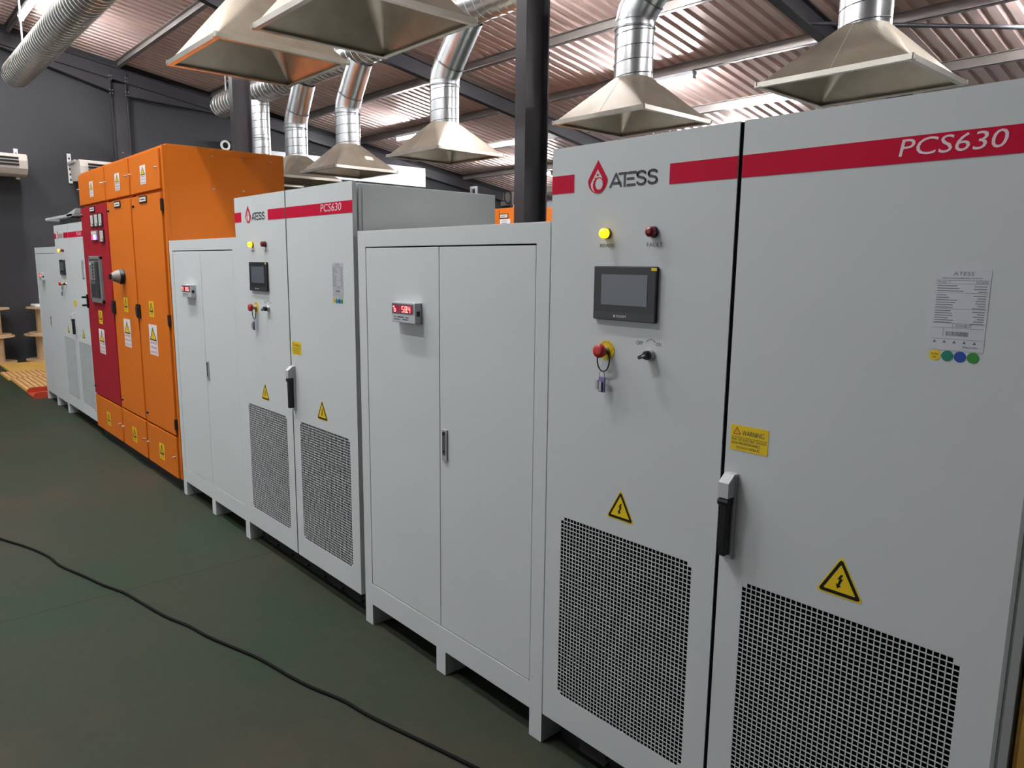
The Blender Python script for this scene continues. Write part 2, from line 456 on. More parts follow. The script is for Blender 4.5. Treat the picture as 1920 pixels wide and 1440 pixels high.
# ------------------------------------------------------------ tall inverter cabinets
W, S, H, D, ZB = 1.337, .6637, 2.05, .83, .118
GR = [(.072, .585), (.742, 1.262)]; GZ0, GZ1 = .232, .872
def hazard(parent, cx, z0, s, y=-.0006, name='hazard_sign'):
    # yellow triangle, black border, lightning arrow
    def tri(k, dz=0, rr=.12):
        hh = s * k; b = hh / 1.0 * .56; czz = z0 + s * .36
        P = [(cx, czz + hh * .64), (cx - b, czz - hh * .36), (cx + b, czz - hh * .36)]
        out = []
        for i in range(3):
            a = Vector(P[i]); p = Vector(P[i - 1]); q = Vector(P[(i + 1) % 3])
            r = rr * hh
            for kk in range(5):
                u_ = kk / 4
                s1 = a + (p - a).normalized() * r; s2 = a + (q - a).normalized() * r
                pt = s1 * (1 - u_) ** 2 + a * 2 * u_ * (1 - u_) + s2 * u_ ** 2
                out.append((pt.x, pt.y))
        return out
    sg = MB().prism(tri(1.12, rr=.13), 'y', y, y + .0006).build(name, M['yellow'], parent)
    MB().prism(tri(1.0), 'y', y - .0005, y).build('black_border', M['black'], sg)
    MB().prism(tri(.74, rr=.04), 'y', y - .001, y - .0005).build('yellow_field', M['yellow'], sg)
    c = z0 + s * .36; k = s * .5
    P = [(.02, .42), (-.14, .12), (-.02, .15), (-.12, -.14), (-.2, -.1), (-.12, -.36), (.08, -.2), (-.02, -.17), (.14, .2), (.02, .17), (.14, .42)]
    MB().prism([(cx + a * k, c + b * k) for a, b in P], 'y', y - .0015, y - .001).build('lightning_bolt', M['black'], sg)
    return sg

def emblem(mb_red, mb_bg, cx, zb, h, y):
    def drop(k, ox, oz):
        pts = []
        w_ = h * .40 * k
        N = 16
        zc = zb + w_ + oz
        for i in range(N + 1):
            a = PI * (-.0) + PI + PI * i / N     # lower half circle
            pts.append((cx + ox + w_ * math.cos(a), zc + w_ * math.sin(a)))
        top = zb + oz + h * k
        for i in range(1, 7):
            u_ = i / 7
            pts.append((cx + ox + w_ * (1 - u_) ** 1.15 * (1 + .30 * u_), zc + (top - zc) * u_))
        pts.append((cx + ox, top))
        for i in range(6, 0, -1):
            u_ = i / 7
            pts.append((cx + ox - w_ * (1 - u_) ** 1.15 * (1 + .30 * u_), zc + (top - zc) * u_))
        return pts
    mb_red.prism(drop(1, 0, 0), 'y', y, y + .0004)
    mb_bg.prism(drop(.70, -.0, h * .02), 'y', y - .0004, y)
    # ring and bubbles
    r = h * .24; rc = (cx + h * .05, zb + r + .0)
    mb_red.disc(rc[0], rc[1], y - .0008, r, depth=.0004)
    mb_bg.disc(rc[0] + h * .02, rc[1] + h * .035, y - .0012, r * .62, rz=r * .72, depth=.0004)
    mb_red.disc(cx, zb + h * .55, y - .0008, h * .038, depth=.0004)
    mb_red.disc(cx - h * .10, zb + h * .46, y - .0008, h * .026, depth=.0004)
    mb_red.disc(cx - h * .15, zb + h * .37, y - .0008, h * .018, depth=.0004)

def brand(mb, x0, x1, z0, z1, y):
    # rounded stroke lettering A T E S S
    h = z1 - z0; w = x1 - x0; r = h * .085
    def st(pts):
        P = [(x0 + a * w, z0 + r + b * (h - 2 * r)) for a, b in pts]
        mb_pts = [(px, y, pz) for px, pz in P]
        # flat ribbon with round ends
        for i in range(len(P) - 1):
            a = Vector(P[i]); b = Vector(P[i + 1]); d = (b - a).normalized(); nn = Vector((-d.y, d.x)) * r
            q = [a + nn, a - nn, b - nn, b + nn]
            mb.add([(v.x, y, v.y) for v in q], [(0, 1, 2, 3)])
        for p in P:
            mb.add([(p[0] + r * math.cos(2 * PI * k / 12), y - .00003, p[1] + r * math.sin(2 * PI * k / 12)) for k in range(12)], [list(range(12))])
    st([(0.01, 0), (.13, 1), (.24, 0)]); st([(.07, .26), (.22, .26)])
    st([(.20, .98), (.345, .98)]); st([(.315, .95), (.315, 0)])
    st([(.385, .98), (.545, .98)]); st([(.375, .52), (.50, .52)]); st([(.375, .03), (.53, .03)])
    for ox in (.565, .79):
        c = []
        cx, cw = ox + .095, .085
        for i in range(10):
            a = math.radians(20 + 205 * i / 9); c.append((cx + cw * math.cos(a), .765 + .235 * math.sin(a)))
        c2 = []
        for i in range(10):
            a = math.radians(65 - 225 * i / 9); c2.append((cx + cw * math.cos(a), .255 + .255 * math.sin(a)))
        st(c + c2)

def keys(loc, label):
    t = thing('key_bunch', label, 'keys', loc)
    # loop hanging round the button neck
    pts = [(.024 * math.cos(a) , -.014, .034 * math.sin(a) - .018) for a in [2 * PI * i / 20 for i in range(21)]]
    MB().tube(pts, .0022, 6, caps=False).build('cable_loop', M['black'], t)
    pts = [(.010 * math.cos(a) - .004, -.014, .010 * math.sin(a) - .062) for a in [2 * PI * i / 14 for i in range(15)]]
    MB().tube(pts, .0012, 6, caps=False).build('split_ring', M['zinc'], t)
    MB().box(-.010, .014, -.022, -.016, -.115, -.068, .002).build('key_fob', M['key'], t)
    MB().box(-.020, -.010, -.026, -.022, -.108, -.078, .001).build('key', M['zinc'], t)
    MB().box(-.002, .006, -.028, -.024, -.112, -.082, .001).build('key', M['zinc'], t)
    return t

def inverter(x, label, detail=True):
    t = thing('inverter_cabinet', label, 'cabinet', (x, 0, 0))
    cab = M['cab']
    b = MB().box(.004, W - .004, .032, D, ZB, H - .006, .004)
    b.build('body', cab, t)
    MB().box(W - .0039, W + .001, .05, .075, ZB + .02, H - .03).build('corner_strip', cab, t)
    # plinth with louvre slots
    MB().box(.02, W - .02, .075, D - .03, 0, ZB).build('plinth', M['plinth'], t)
    for g in range(6):
        lv = MB()
        for r_ in range(3):
            gx = .12 + g * .195
            lv.add([(gx, .0745, .032 + r_ * .028), (gx + .13, .0745, .032 + r_ * .028), (gx + .125, .058, .018 + r_ * .028), (gx + .005, .058, .018 + r_ * .028),
                    (gx, .0745, .016 + r_ * .028), (gx + .13, .0745, .016 + r_ * .028)], [(0, 1, 2, 3), (3, 2, 5, 4)])
        lv.build('louvre_bank', M['plinth'], t)
    for px in (.05, W - .05):
        MB().lathe((px, .075, .07), [(.008, 0), (.008, -.008), (.004, -.012)], 'y', 10).build('bolt', M['bolt'], t)
    for ex in (.10, W - .08):
        MB().tube([(ex - .02, D - .08, H - .01), (ex - .02, D - .08, H + .03), (ex + .02, D - .08, H + .03), (ex + .02, D - .08, H - .01)], .007, 8).build('lifting_eye', M['zinc'], t)
    MB().box(S - .0058, S + .0058, .004, .033, ZB + .004, H - .003).build('door_gasket', M['seam'], t)
    dx = [(.002, S - .006), (S + .006, W - .002)]
    doors = []
    for k in range(2):
        a, c = dx[k]; g0, g1 = GR[k]
        d = MB()
        d.box(a, c, 0, .022, GZ1, H); d.box(a, c, 0, .022, ZB, GZ0)
        d.box(a, g0, 0, .022, GZ0, GZ1); d.box(g1, c, 0, .022, GZ0, GZ1)
        do = d.build('door', cab, t); doors.append(do)
        px = .0138; nx = int(round((g1 - g0) / px)); px = (g1 - g0) / nx
        pz = .0133; nz = int(round((GZ1 - GZ0) / pz)); pz = (GZ1 - GZ0) / nz
        gr = MB()
        bw = .0012
        for i in range(nx + 1): gr.box(g0 + i * px - bw, g0 + i * px + bw, .0002, .0018, GZ0, GZ1)
        for i in range(nz + 1): gr.box(g0, g1,    .0003, .0017, GZ0 + i * pz - bw, GZ0 + i * pz + bw)
        for cx_ in (g0, g1 - px):
            for cz_ in (GZ0, GZ1 - pz): gr.box(cx_, cx_ + px, .0001, .0016, cz_, cz_ + pz)
        gr.build('ventilation_grille', cab, do)
        MB().box(g0 + .0003, g1 - .0003, .0035, .020, GZ0 + .0003, GZ1 - .0003).build('dark_hollow_backing', M['filter'], do)  # black sheet standing in for the shaded hollow behind the grille
    L, R_ = doors
    # stripes
    MB().box(.002, .096, -.0008, 0, 1.913, 1.967).build('red_stripe', M['red'], L)
    MB().box(.451, S - .006, -.0008, 0, 1.913, 1.967).build('red_stripe', M['red'], L)
    MB().box(S + .006, W - .002, -.0008, 0, 1.913, 1.967).build('red_stripe', M['red'], R_)
    tx = MB(); text(tx, 'PCS630', 1.040, 1.236, 1.927, 1.962, -.0012, .16); tx.build('model_lettering', M['white_ink'], R_)
    er, eb = MB(), MB(); emblem(er, eb, .192, 1.905, .096, -.0006)
    er.build('drop_emblem', M['logo_red'], L); eb.build('emblem_inset', cab, L)
    br_ = MB(); brand(br_, .240, .414, 1.916, 1.959, -.0006); br_.build('brand_lettering', M['ink'], L)
    # indicator lamps
    for nm, lx, lens in (('power_lamp', .236, 'yellow_glow'), ('fault_lamp', .406, 'red_lens')):
        bz = MB().lathe((lx, 0, 1.787), [(.0158, 0), (.0158, -.006), (.0150, -.008)], 'y', 24).build(nm, M['halo'] if nm == 'power_lamp' else M['black'], t)
        MB().lathe((lx, -.006, 1.787), [(.0143, 0), (.0143, -.014), (.0125, -.018), (.004, -.0195)], 'y', 24).build('lens', M[lens], bz)
    if detail:
        tx = MB()
        text(tx, 'POWER', .209, .263, 1.747, 1.757, -.0004); text(tx, 'FAULT', .383, .438, 1.747, 1.758, -.0004)
        text(tx, 'OFF', .359, .384, 1.469, 1.480, -.0004); text(tx, 'ON', .429, .448, 1.470, 1.480, -.0004)
        pts = [(.411 + .016 * math.cos(a), -.0004, 1.472 + .016 * math.sin(a)) for a in [math.radians(d_) for d_ in range(40, 145, 10)]]
        tx.tube(pts, .0007, 4)
        for sx, a in ((1, 35), (-1, 145)):
            q = (.411 + .016 * math.cos(math.radians(a)), 1.472 + .016 * math.sin(math.radians(a)))
            tx.add([(q[0] + sx * .002, -.0005, q[1] - .003), (q[0] - .002, -.0005, q[1] + .001), (q[0] + .002, -.0005, q[1] + .003)], [(0, 1, 2)])
        tx.build('door_lettering', M['ink'], L)
    # touch panel
    hm = MB().box(.198, .430, -.012, 0, 1.534, 1.692, .004).build('touch_panel', M['hmi'], t)
    MB().box(.229, .400, -.0128, -.0118, 1.579, 1.668).build('screen', M['screen'], hm)
    MB().box(.2, .428, -.0126, -.0118, 1.536, 1.558).build('lower_band', M['hmi2'], hm)
    tx = MB(); text(tx, 'FLEXEM', .290, .326, 1.5435, 1.5505, -.0131)
    tx.prism([(.279, 1.547), (.2825, 1.552), (.286, 1.547), (.2825, 1.542)], 'y', -.0131, -.0129)
    tx.build('panel_lettering', M['white_ink'], hm)
    MB().box(.412, .431, -.0128, -.0118, 1.680, 1.688).build('yellow_tab', M['yellow'], hm)
    # emergency stop
    es = MB().disc(.247, 1.441, -.0012, .030, depth=.0012).build('emergency_stop', M['yellow'], t)
    MB().lathe((.247, 0, 1.441), [(.012, 0), (.012, -.024)], 'y', 18).build('neck', M['zinc'], es)
    MB().lathe((.247, -.022, 1.441), [(.014, 0), (.0205, -.004), (.0205, -.015), (.019, -.019), (.008, -.020)], 'y', 28).build('mushroom_button', M['red_button'], es)
    if detail:
        tx = MB()
        for wd, a0, a1, fl_ in (('EMERGENCY', 168, 12, 1), ('STOP', 232, 308, -1)):
            for i, ch in enumerate(wd):
                a = math.radians(a0 + (a1 - a0) * i / (len(wd) - 1))
                gl = MB(); text(gl, ch, -.0022, .0022, -.0028, .0028, 0)
                ra = a - PI / 2 if fl_ == 1 else a + PI / 2
                ox = .247 + .0255 * math.cos(a); oz = 1.441 + .0255 * math.sin(a)
                tx.add([(ox + v[0] * math.cos(ra) - v[2] * math.sin(ra), -.0015, oz + v[0] * math.sin(ra) + v[2] * math.cos(ra)) for v in gl.v], gl.f)
        tx.build('emergency_lettering', M['black'], es)
    # rotary switch
    sw = MB().lathe((.411, 0, 1.443), [(.0165, 0), (.0165, -.008), (.014, -.012)], 'y', 24).build('rotary_switch', M['zinc'], t)
    MB().lathe((.411, -.010, 1.443), [(.013, 0), (.013, -.012), (.011, -.014)], 'y', 24).build('switch_hub', M['black'], sw)
    k = MB(); d = Vector((math.cos(math.radians(205)), math.sin(math.radians(205)))); nn = Vector((-d.y, d.x))
    c0 = Vector((.411, 1.443)); P = [c0 - d * .010 + nn * .006, c0 + d * .020 + nn * .0045, c0 + d * .020 - nn * .0045, c0 - d * .010 - nn * .006]
    k.prism([(p.x, p.y) for p in P], 'y', -.034, -.022); k.build('switch_lever', M['black'], sw)
    k = MB(); P = [c0 - d * .006 + nn * .0012, c0 + d * .006 + nn * .0012, c0 + d * .006 - nn * .0012, c0 - d * .006 - nn * .0012]
    k.prism([(p.x, p.y) for p in P], 'y', -.0346, -.034); k.build('pointer_mark', M['white'], sw)
    # swing handle
    h_ = MB().box(.678, .712, -.010, 0, .925, 1.160, .002).build('swing_handle', M['meter'], t)
    k = MB(); k.prism([(-.010, 1.098), (-.040, 1.098), (-.040, 1.138), (-.014, 1.158), (-.010, 1.158)], 'x', .679, .709)
    k.build('lock_block', M['meter'], h_)
    k = MB().box(.683, .706, -.036, -.012, .938, 1.085, .004)
    k.tube([(.678, -.026, 1.086), (.708, -.026, 1.086)], .014, 16)
    k.build('grip', M['black'], h_)
    # warning sticker
    ws = MB().box(.683, .789, -.0008, 0, 1.222, 1.289).build('warning_sticker', M['yellow'], t)
    tx = MB()
    if detail:
        text(tx, 'WARNING', .716, .777, 1.264, 1.277, -.0012)
        text(tx, 'RISK OF ELECTRIC SHOCK', .687, .785, 1.248, 1.255, -.0012); text(tx, 'NON-PROFESSIONALS', .687, .768, 1.238, 1.245, -.0012); text(tx, 'DO NOT OPERATE', .702, .767, 1.227, 1.234, -.0012)
    tx.box(.685, .787, -.0011, -.0009, 1.2575, 1.2585)
    tx.build('warning_lettering', M['ink'], ws)
    k = MB()
    Pt = [(.701, 1.283), (.691, 1.265), (.711, 1.265)]
    for i in range(3):
        a = Vector(Pt[i]); b_ = Vector(Pt[(i + 1) % 3]); dd = (b_ - a).normalized(); n_ = Vector((-dd.y, dd.x)) * .0009
        k.add([(v.x, -.0012, v.y) for v in (a + n_, a - n_, b_ - n_, b_ + n_)], [(0, 1, 2, 3)])
    k.box(.7004, .7016, -.0012, -.0010, 1.270, 1.277); k.box(.7004, .7016, -.0012, -.0010, 1.267, 1.2685)
    k.build('warning_triangle', M['red_button'], ws)
    # rating label
    lb = MB().box(1.136, 1.237, -.0006, 0, 1.528, 1.693).build('rating_label', M['label'], t)
    tx = MB()
    text(tx, 'ATESS', 1.168, 1.206, 1.681, 1.689, -.0009, .15)
    text(tx, 'Bidirectional Battery Inverter', 1.150, 1.223, 1.6735, 1.678, -.0009)
    for zz in (1.671, 1.664, 1.6455, 1.613, 1.5835, 1.574, 1.551): tx.box(1.138, 1.235, -.0008, -.0006, zz, zz + .0006)
    tx.box(1.163, 1.1636, -.0008, -.0006, 1.664, 1.671); tx.box(1.177, 1.1776, -.0008, -.0006, 1.574, 1.5835); tx.box(1.160, 1.1606, -.0008, -.0006, 1.556, 1.574)
    text(tx, 'Model', 1.141, 1.158, 1.6655, 1.670, -.0009); text(tx, 'PCS630', 1.212, 1.233, 1.6655, 1.670, -.0009)
    text(tx, '2024-08-27', 1.182, 1.212, 1.576, 1.582, -.0009)
    rnd = random.Random(3)
    for i in range(3): zz = 1.6595 - i * .0052; tx.box(1.141, 1.141 + rnd.uniform(.03, .06), -.0008, -.0006, zz, zz + .0016); tx.box(1.232 - rnd.uniform(.014, .03), 1.232, -.0008, -.0006, zz - .001, zz + .0006)
    for i in range(6): zz = 1.6405 - i * .0050; tx.box(1.141, 1.141 + rnd.uniform(.018, .04), -.0008, -.0006, zz, zz + .0015); tx.box(1.232 - rnd.uniform(.012, .025), 1.232, -.0008, -.0006, zz - .001, zz + .0006)
    for i in range(6): zz = 1.6085 - i * .0048; tx.box(1.141, 1.141 + rnd.uniform(.02, .038), -.0008, -.0006, zz, zz + .0015); tx.box(1.232 - rnd.uniform(.012, .025), 1.232, -.0008, -.0006, zz - .001, zz + .0006)
    xx = 1.166
    while xx < 1.208:
        ww = rnd.choice((.0006, .001, .0015)); tx.box(xx, xx + ww, -.0008, -.0006, 1.558, 1.567); xx += ww + rnd.choice((.0007, .0011))
    for i in range(5):
        cx_ = 1.146 + i * .0185
        tx.add([(cx_, -.0008, 1.549), (cx_ - .0035, -.0008, 1.543), (cx_ + .0035, -.0008, 1.543)], [(0, 1, 2)])
    text(tx, 'Made in China', 1.200, 1.226, 1.5345, 1.539, -.0009)
    tx.build('label_print', M['label_ink'], lb)
    for i, mm in enumerate(('yellow', 'green_dot', 'blue_dot', 'lime_dot')):
        o = MB().disc(1.149 + i * .0237, 1.516, -.0006, .0112, n=24, depth=.0006).build('round_sticker', M[mm], t)
        if i == 0:
            q = MB(); text(q, 'Hi-Pot', 1.142, 1.156, 1.517, 1.521, -.0009); text(q, 'OK', 1.145, 1.153, 1.510, 1.514, -.0009); q.build('sticker_lettering', M['ink'], o)
    hazard(t, .322, .928, .088); hazard(t, .996, .924, .092)
    return t
def place_inverter(x, label, kl, detail=True):
    inverter(x, label, detail)
    keys((x + .247, -.0, 1.430), kl)
place_inverter(0.0, 'nearest tall light grey inverter cabinet, cut off by the right edge of the photo', 'keys hanging from the red stop button of the nearest tall cabinet')
place_inverter(-2.5817, 'tall light grey inverter cabinet standing between the two low white cabinets, in mid row', 'keys hanging from the stop button of the tall cabinet in mid row')
place_inverter(-7.580, 'farthest tall light grey inverter cabinet, left of the dark red switchboard door', 'keys hanging from the stop button of the farthest tall cabinet', False)

# second row, added unseen under the rear hoods to bounce light into them
for x, nm in ((-1.12, 'under the hood at the far right'), (-2.92, 'under the hood right of the middle column'), (-5.47, 'under the hood left of the middle column'), (-7.50, 'under the hood with the paper label')):
    inverter(x, 'unseen tall light grey cabinet added in a second row, ' + nm, False).location.y = 2.95

# ------------------------------------------------------------ low battery cabinets
BW, BH = 1.207, 1.831
SEG = {'0': 'abcdef', '1': 'bc', '2': 'abged', '3': 'abgcd', '4': 'fgbc', '5': 'afgcd', '6': 'afgedc', '7': 'abc', '8': 'abcdefg', '9': 'abcdfg', 'b': 'fgedc', '-': 'g', 'o': 'abgf'}
def seg_digit(mb, ch, x, z, w, h, y):
    q = w * .16; m_ = h / 2
    R = {'a': (x, x + w, z + h - q, z + h), 'd': (x, x + w, z, z + q), 'g': (x, x + w, z + m_ - q / 2, z + m_ + q / 2),
         'f': (x, x + q, z + m_, z + h), 'b': (x + w - q, x + w, z + m_, z + h), 'e': (x, x + q, z, z + m_), 'c': (x + w - q, x + w, z, z + m_)}
    for s_ in SEG[ch]:
        a = R[s_]; mb.box(a[0], a[1], y - .0005, y, a[2], a[3])
def low_cabinet(x, label, left, right):
    t = thing('battery_cabinet', label, 'cabinet', (x, 0, 0))
    cab = M['cab']
    f = MB()
    f.box(0, .064, .003, .05, 0, BH, .0015); f.box(BW - .064, BW, .003, .05, 0, BH, .0015)
    f.box(.063, BW - .063, .003, .05, 1.762, BH, .0015); f.box(.063, BW - .063, .003, .05, .105, .208, .0015)
    f.box(BW / 2 - .032, BW / 2 + .032, .003, .05, 0, .106, .0015)
    f.build('front_frame', cab, t)
    MB().box(0, BW, .05, D, .105, BH, .002).build('body', cab, t)
    for lx in (0, BW / 2 - .032, BW - .064):
        l = MB(); l.box(lx + .002, lx + .062, .05, .30, 0, .105); l.build('leg', cab, t)
    mid = BW / 2
    doors = []
    for a, c in ((.067, mid - .002), (mid + .002, BW - .067)):
        doors.append(MB().box(a, c, .004, .03, .211, 1.757, .002).build('door', cab, t))
    MB().box(.062, BW - .062, .032, .048, .2, 1.765).build('gasket', M['seam'], t)
    lk = MB().box(mid + .022, mid + .052, -.003, .006, .925, 1.050, .0015).build('flush_lock', M['zinc'], doors[1])
    MB().box(mid + .0255, mid + .0445, -.0042, -.003, .948, 1.043, .0005).build('lock_lever', M['zinc_dark'], doors[1])
    MB().lathe((mid + .035, -.0042, 1.034), [(.0065, 0), (.0065, -.002)], 'y', 12).build('push_button', M['black'], doors[1])
    MB().lathe((mid + .035, -.0042, .962), [(.0055, 0), (.0055, -.0015)], 'y', 12).build('keyhole', M['black'], doors[1])
    # two-line digital meter
    x0, x1, z0, z1 = .317, .487, 1.455, 1.538
    mt = MB().box(x0, x1, -.030, .004, z0, z1, .003).build('digital_meter', M['meter'], t)
    MB().box(x0 + .006, x1 - .010, -.0308, -.0298, z0 + .036, z1 - .006).build('meter_window', M['zinc_dark'], mt)
    MB().box(x0 + .012, x0 + .058, -.0312, -.0306, z0 + .041, z1 - .011).build('left_display', M['digit_red'], mt)
    MB().box(x0 + .066, x1 - .018, -.0312, -.0306, z0 + .041, z1 - .011).build('right_display', M['digit_red'], mt)
    dg = MB()
    zd, hd = z0 + .0435, .024
    for i, ch in enumerate(left):
        seg_digit(dg, ch, x0 + .022 + i * .018, zd, .013, hd, -.0316)
    dg.box(x0 + .015, x0 + .019, -.0321, -.0316, zd + .018, zd + .023)
    for i, ch in enumerate(right):
        seg_digit(dg, ch, x0 + .079 + i * .0225, zd, .015, hd, -.0316)
    dg.box(x0 + .079 + .0405, x0 + .079 + .0430, -.0321, -.0316, zd - .001, zd + .003)
    dg.build('digits', M['digit'], mt)
    pr = MB()
    pr.box(x0 + .018, x0 + .036, -.0304, -.0298, z0 + .022, z0 + .025); pr.box(x0 + .045, x0 + .092, -.0304, -.0298, z0 + .021, z0 + .0255); pr.box(x0 + .102, x0 + .124, -.0304, -.0298, z0 + .021, z0 + .0245)
    pr.box(x0 + .018, x0 + .062, -.0304, -.0298, z0 + .012, z0 + .0150); pr.box(x0 + .083, x0 + .122, -.0304, -.0298, z0 + .012, z0 + .0155)
    pr.build('meter_print', M['ink'], mt)
    MB().box(x1 - .0005, x1 + .0008, -.022, -.006, z0 + .030, z0 + .050).build('side_terminal', M['black'], mt)
    return t
low_cabinet(-1.213, 'low white two-door cabinet with red readout 58.4, left of the nearest tall cabinet', 'b', '584')
low_cabinet(-3.793, 'low white two-door cabinet with red readout, just right of the orange switchboard', '8', '896')
low_cabinet(-8.795, 'farthest low white cabinet at the left end of the row', '1', '386')

# ------------------------------------------------------------ orange switchboard
OX0, OX1, OH, OD = -6.235, -3.797, 2.490, .875
cuts = [-6.235, -5.290, -4.566, -3.797]
def danger(parent, x0, x1, z0, z1, y, words):
    sg = MB().box(x0, x1, y - .0008, y, z0, z1).build('danger_notice', M['white'], parent)
    w_ = x1 - x0; h_ = z1 - z0; cx = (x0 + x1) / 2
    def tri(k, yy, m_, nm):
        b = w_ * .42 * k; zt = z1 - h_ * .07; zb_ = z1 - h_ * .52
        c = (zt + 2 * zb_) / 3
        MB().prism([(cx, c + (zt - c) * k), (cx - b, c + (zb_ - c) * k), (cx + b, c + (zb_ - c) * k)], 'y', yy - .0004, yy).build(nm, m_, sg)
    tri(1, y - .0008, M['black'], 'black_triangle'); tri(.72, y - .0012, M['yellow'], 'yellow_field')
    c = z1 - h_ * .36; k = h_ * .12
    P = [(.02, 1), (-.4, 0), (0, .1), (-.1, -1), (.4, .15), (.05, .1), (.3, 1)]
    MB().prism([(cx + a * k * .6, c + b * k) for a, b in P], 'y', y - .002, y - .0016).build('lightning_bolt', M['black'], sg)
    tx = MB(); n_ = len(words)
    for i, wd in enumerate(words):
        zz = z0 + h_ * (.36 - i * .155)
        text(tx, wd, x0 + w_ * .10, x1 - w_ * .10, zz, zz + h_ * .085, y - .0012)
    tx.build('notice_lettering', M['red_button'] if len(words) == 3 and h_ > .2 else M['ink'], sg)
def volt(parent, x0, x1, z0, z1, y):
    sg = MB().box(x0, x1, y - .0008, y, z0, z1).build('voltage_sticker', M['yellow'], parent)
    w_ = x1 - x0; h_ = z1 - z0; cx = (x0 + x1) / 2
    q = MB(); a = Vector((cx, z1 - h_ * .1)); b = Vector((x0 + w_ * .15, z0 + h_ * .36)); c = Vector((x1 - w_ * .15, z0 + h_ * .36))
    for p0, p1 in ((a, b), (b, c), (c, a)):
        d = (p1 - p0).normalized(); n_ = Vector((-d.y, d.x)) * w_ * .05
        q.add([(v.x, y - .0012, v.y) for v in (p0 + n_, p0 - n_, p1 - n_, p1 + n_)], [(0, 1, 2, 3)])
    k = h_ * .14; cc = z0 + h_ * .55
    q.prism([(cx + u_ * k * .6, cc + v_ * k) for u_, v_ in [(.02, 1), (-.4, 0), (0, .1), (-.1, -1), (.4, .15), (.05, .1), (.3, 1)]], 'y', y - .0013, y - .0009)
    q.box(x0 + w_ * .12, x1 - w_ * .12, y - .0012, y - .0009, z0 + h_ * .29, z0 + h_ * .32)
    text(q, '400 V', x0 + w_ * .2, x1 - w_ * .2, z0 + h_ * .09, z0 + h_ * .22, y - .0012)
    q.build('sticker_print', M['ink'], sg)
def nameplate(parent, x0, x1, z0, z1, y):
    p = MB().box(x0, x1, y - .006, y, z0, z1, .002).build('nameplate_holder', M['black'], parent)
    MB().box(x0 + .012, x1 - .012, y - .0068, y - .006, z0 + .010, z1 - .010).build('name_card', M['white'], p)
    q = MB(); q.box(x0 + .03, x1 - .03, y - .0072, y - .0068, (z0 + z1) / 2 - .004, (z0 + z1) / 2 + .004); q.build('card_print', M['ink'], p)
sb = thing('switchboard', 'orange three-section switchboard with one dark red door, standing in the row', 'switchboard', ((OX0 + OX1) / 2, 0, 0))
ox = -(OX0 + OX1) / 2
def X(v): return v + ox
body = MB().box(X(OX0), X(OX1), .024, OD, .085, OH, .004).build('carcass', M['orange'], sb)
MB().box(X(OX0) + .01, X(OX1) - .01, .035, OD - .03, 0, .085).build('plinth', M['dark'], sb)
MB().box(X(OX1) - .036, X(OX1) - .001, -.002, .024, .10, OH - .012).build('hinge_post', M['orange'], sb)
MB().box(X(OX1) - .048, X(OX1) - .036, .004, .024, .10, OH - .06).build('hinge_gap', M['orange_gasket'], sb)
for k in range(3):
    a, c = cuts[k] + .006, cuts[k + 1] - .006
    if k == 2: c = -3.850
    aw = cuts[k + 1] - .05 - cuts[k] if k < 2 else c - a
    gap = .028 if k < 2 else 0
    # upper tier
    u = MB().box(X(a), X(c - gap), -.014, .022, 2.190, 2.462, .003).build('top_door', M['orange'], sb)
    mcol = M['orange_red'] if k == 0 else M['orange']
    m_ = MB().box(X(a), X(c - gap), -.014, .022, .428, 2.168, .003).build('main_door', mcol, sb)
    if k == 0: m_['label'] = 'dark red door'
    l_ = MB().box(X(a), X(c - gap), -.014, .022, .100, .412, .003).build('bottom_door', M['orange'], sb)
    y = -.014
    for d_, zz in ((u, 2.335), (l_, .255)):
        for xx in (a + .025, c - gap - .05):
            MB().lathe((X(xx), y, zz), [(.007, 0), (.007, -.006), (.004, -.022)], 'y', 10).build('quarter_turn_screw', M['zinc'], d_)
    if k < 2:
        MB().box(X(c - gap + .002), X(c + .004), .006, .022, .10, 2.46).build('door_gap', M['orange_gasket'], sb)
    sx = [(-5.825, -5.700), (-4.985, -4.850), (-4.292, -4.158)][k]
    danger(u, X(sx[0]), X(sx[1]), 2.245, 2.378, y, ('DANGER', 'GEVAAR', 'INGOZI'))
    sx = [(-5.895, -5.700), (-5.030, -4.838), (-4.335, -4.140)][k]
    danger(m_, X(sx[0]), X(sx[1]), .845 if k == 0 else .985, 1.070 if k == 0 else 1.216, y, ('DANGER', 'GEVAAR', 'INGOZI'))
    vx = [(-5.850, -5.725), (-4.978, -4.868), (-4.290, -4.178)][k]
    volt(m_, X(vx[0]), X(vx[1]), 1.120 if k == 0 else 1.275, 1.240 if k == 0 else 1.392, y)
    vx = [(-5.835, -5.715), (-5.000, -4.880), (-4.270, -4.150)][k]
    volt(l_, X(vx[0]), X(vx[1]), .175, .300, y)
    px = [(-5.860, -5.690), (-5.040, -4.865), (-4.340, -4.165)][k]
    nameplate(m_, X(px[0]), X(px[1]), 2.112, 2.163, y)
    MB().lathe((X(a + .05), y, 2.10), [(.013, 0), (.013, -.008), (.008, -.012)], 'y', 12).build('door_lock', M['black'], m_)
    MB().lathe((X(a + .05), y, .50), [(.013, 0), (.013, -.008), (.008, -.012)], 'y', 12).build('door_lock', M['black'], m_)
